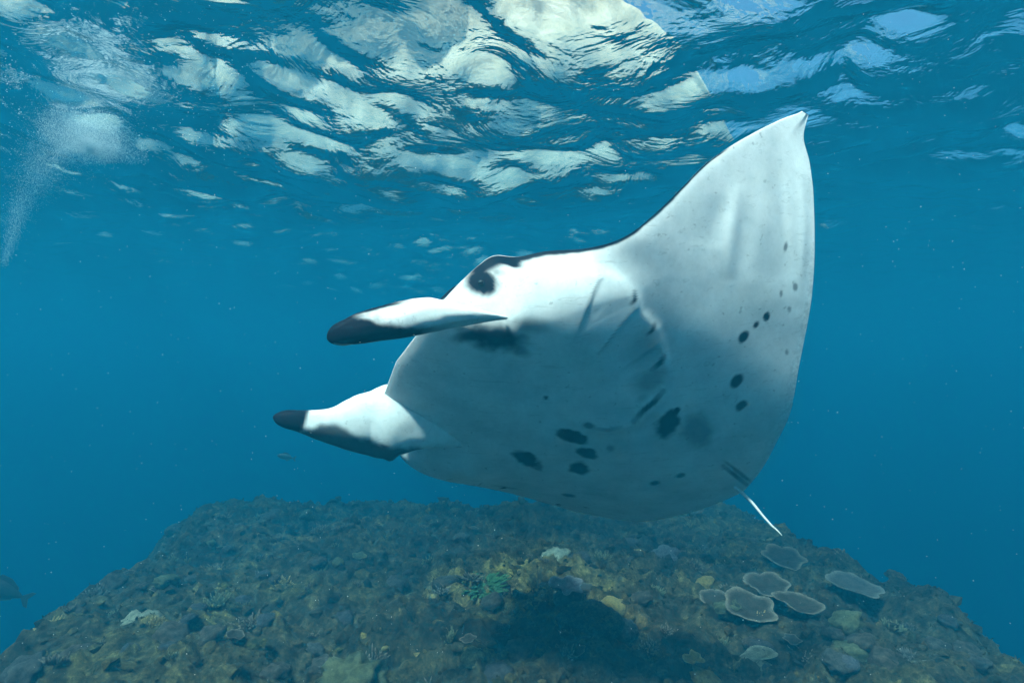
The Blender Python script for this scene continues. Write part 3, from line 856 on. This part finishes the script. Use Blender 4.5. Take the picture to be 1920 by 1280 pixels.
    pe = te.n('ShaderNodeBsdfPrincipled', i_Roughness=0.15); pe.inputs['Base Color'].default_value = (0.01, 0.01, 0.012, 1)
    te.l(pe.outputs[0], te.out.inputs['Surface'])
    for sgn in (1, -1):
        # on the side of the head
        i = np.argmin((PX - 903) ** 2 + (PY - 530) ** 2 + 1e6 * (ll < 0) + 1e6 * isd)
        qe = Q.reshape(-1, 3)[i].copy(); qe[1] *= sgn
        c = to_local(qe)
        meE = mesh_from('eye', ev * 0.014 + c, ef); add_obj('eye', meE, te.m, root)

    # tail: thin whip
    tp = [(1375, 910, 2.86, .014), (1392, 924, 2.78, .0115), (1410, 941, 2.68, .009), (1430, 966, 2.58, .007), (1447, 985, 2.5, .006), (1458, 994, 2.46, .0045), (1466, 1003, 2.43, .002)]
    V = []; F_ = []
    P_ = np.array([spine_pt(*x[:3]) for x in tp]); r_ = np.array([x[3] for x in tp])
    from_t = np.linspace(0, 1, len(tp)); tt = np.linspace(0, 1, 40)
    Pc = np.stack([np.interp(tt, from_t, P_[:, k]) for k in range(3)], -1)
    ker = np.ones(5) / 5
    for k in range(3): Pc[2:-2, k] = np.convolve(Pc[:, k], ker, 'valid')
    rr = np.interp(tt, from_t, r_) * .72
    for i in range(40):
        for j in range(10):
            an = j / 10 * TAU
            V.append(Pc[i] - M0 + rr[i] * (np.array([math.cos(an), 0, math.sin(an)]) ))
    F_ = [(i * 10 + j, i * 10 + (j + 1) % 10, (i + 1) * 10 + (j + 1) % 10, (i + 1) * 10 + j) for i in range(39) for j in range(10)] + [tuple(range(10)), tuple(range(390, 400))]
    meT = mesh_from('tail', np.array(V) @ CRn.T, F_)
    point_attr(meT, 'dark', np.zeros(400)); point_attr(meT, 'margin', np.zeros(400))
    add_obj('tail', meT, skin, root)
make_manta()

# ------------------------------------------------------------------ fish
def fish_mesh(name):
    n, m = 22, 12; V = []
    for i in range(n):
        t_ = i / (n - 1)
        h = 0.20 * math.sin(min(1, t_ * 1.02) * math.pi) ** .7 * (1 - .35 * t_) + 0.012
        w = h * 0.42
        for j in range(m):
            a = j / m * TAU
            V.append((t_ - .5, w * math.cos(a), h * math.sin(a)))
    Fc = [(i * m + j, i * m + (j + 1) % m, (i + 1) * m + (j + 1) % m, (i + 1) * m + j) for i in range(n - 1) for j in range(m)] + [tuple(range(m))[::-1], tuple(range((n - 1) * m, n * m))]
    return mesh_from(name, np.array(V), Fc)
def fin_mesh(name, pts, th=0.01):
    n = len(pts)
    V = [(x, -th, z) for x, z in pts] + [(x, th, z) for x, z in pts]
    Fc = [tuple(range(n))[::-1], tuple(range(n, 2 * n))] + [(i, (i + 1) % n, n + (i + 1) % n, n + i) for i in range(n)]
    return mesh_from(name, np.array(V), Fc, False)
def make_fish(px, py, dist, size, rotz, label, mat, roty=0):
    root = bpy.data.objects.new('fish', None); COL.objects.link(root)
    root.location = cam_pt(px, py, dist); root.rotation_euler = (0, roty, rotz); root.scale = (size,) * 3
    tag(root, label, 'fish')
    add_obj('body', fish_mesh('fish_body'), mat, root)
    add_obj('tail_fin', fin_mesh('tail_fin', [(.46, .02), (.60, .16), (.68, .17), (.60, 0), (.68, -.17), (.60, -.16), (.46, -.02)]), mat, root)
    add_obj('dorsal_fin', fin_mesh('dorsal_fin', [(-.2, .15), (-.12, .27), (.1, .26), (.32, .14), (.34, .08), (0, .14)]), mat, root)
    add_obj('anal_fin', fin_mesh('anal_fin', [(.05, -.14), (.12, -.25), (.32, -.13), (.32, -.07)]), mat, root)
tf = NT('fish_skin')
nf = tf.n('ShaderNodeTexNoise', i_Scale=6.0, i_Detail=4.0)
pf_ = tf.n('ShaderNodeBsdfPrincipled', i_Roughness=0.5)
tf.l(tf.ramp(nf.outputs[0], [(0.3, C(0.010, 0.012, 0.015)), (0.7, C(0.025, 0.03, 0.035))]), pf_.inputs['Base Color'])
tf.l(pf_.outputs[0], tf.out.inputs['Surface'])
make_fish(535, 856, 8.5, 0.24, R(8), 'faint grey fish in the blue water below the far head fin of the manta ray', tf.m, R(12))
make_fish(0, 1102, 5.2, 0.42, R(18), 'dark fish at the left edge, in the blue beside the reef slope', tf.m, R(30))

# ------------------------------------------------------------------ bubbles: plume of tiny bubbles by the surface
def make_bubbles():
    r = np.random.RandomState(3)
    t = NT('bubble')
    p = t.n('ShaderNodeBsdfPrincipled', i_Roughness=0.25); p.inputs['Base Color'].default_value = (0.92, 0.96, 0.97, 1)
    t.l(p.outputs[0], t.out.inputs['Surface'])
    bv = np.array([(1,0,0),(-1,0,0),(0,1,0),(0,-1,0),(0,0,1),(0,0,-1)], float); bf = np.array([(0,2,4),(2,1,4),(1,3,4),(3,0,4),(2,0,5),(1,2,5),(3,1,5),(0,3,5)])
    P = []; S = []
    path = [(5, 500, 5.6, .03), (35, 400, 5.4, .09), (68, 330, 5.2, .15), (105, 280, 5.05, .20), (140, 245, 4.95, .26), (168, 222, 4.9, .30)]
    pp = np.array([list(cam_pt(*x[:3])) + [x[3]] for x in path])
    n = 60000
    u = r.rand(n) ** 0.75 * (len(path) - 1)
    i = np.minimum(u.astype(int), len(path) - 2); w = u - i
    c = pp[i] * (1 - w)[:, None] + pp[i + 1] * w[:, None]
    off = r.normal(0, .5, (n, 3)) * c[:, 3:4]
    Pn = c[:, :3] + off
    S = 0.0006 + 0.0022 * r.rand(n) ** 9
    # cap: dome of bubbles spreading just under the surface
    m = 80000
    a = r.uniform(0, TAU, m); el = r.uniform(0, 1, m)
    c0 = np.array(cam_pt(172, 262, 4.85))
    rad = 0.34 * r.rand(m) ** .6 * (1 + .25 * np.sin(a * 3 + el * 4))
    hx = np.cos(a) * np.sqrt(1 - el ** 2); hy = np.sin(a) * np.sqrt(1 - el ** 2)
    Pd = c0 + np.stack([hx * rad, hy * rad, el * rad * 1.05 - 0.12], -1)
    Sd = 0.0009 + 0.003 * r.rand(m) ** 16
    # scattered ones up to the left corner
    q = 900
    Pq = np.array([cam_pt(r.uniform(-20, 480), r.uniform(0, 300), r.uniform(3.0, 4.4)) for _ in range(q)])
    Pq[:, 2] = np.minimum(Pq[:, 2], 2.2)
    Sq = 0.0012 + 0.003 * r.rand(q) ** 3
    A = np.vstack([Pn, Pd, Pq]); Sz = np.concatenate([S, Sd, Sq])
    A = np.where(A[:, 2:3] > 2.3, A * np.array([1, 1, 0]) + np.array([0, 0, 2.3]), A)
    V = bv[None] * Sz[:, None, None] + A[:, None]
    Fc = bf[None] + (np.arange(len(A)) * len(bv))[:, None, None]
    me = mesh_from('bubbles', V.reshape(-1, 3), Fc.reshape(-1, 3))
    o = add_obj('bubbles', me, t.m)
    tag(o, 'plume of white air bubbles rising to the surface at the left', kind='stuff')
make_bubbles()

# drifting specks
def make_specks():
    r = np.random.RandomState(23)
    t = NT('speck')
    p = t.n('ShaderNodeBsdfPrincipled', i_Roughness=0.6); p.inputs['Base Color'].default_value = (0.7, 0.72, 0.7, 1)
    t.l(p.outputs[0], t.out.inputs['Surface'])
    bv, bf = ICO1
    n = 1100
    A = np.array([cam_pt(r.uniform(-200, 2100), r.uniform(-50, 1300), r.uniform(0.9, 4.0)) for _ in range(n)])
    S = A[:, 1] * r.uniform(.00025, .0006, n)
    V = bv[None] * S[:, None, None] * r.uniform(.6, 1.6, (n, 1, 3)) + A[:, None]
    Fc = bf[None] + (np.arange(n) * len(bv))[:, None, None]
    o = add_obj('plankton', mesh_from('plankton', V.reshape(-1, 3), Fc.reshape(-1, 3)), t.m)
    tag(o, 'tiny pale specks of plankton drifting in the water', kind='stuff')
make_specks()
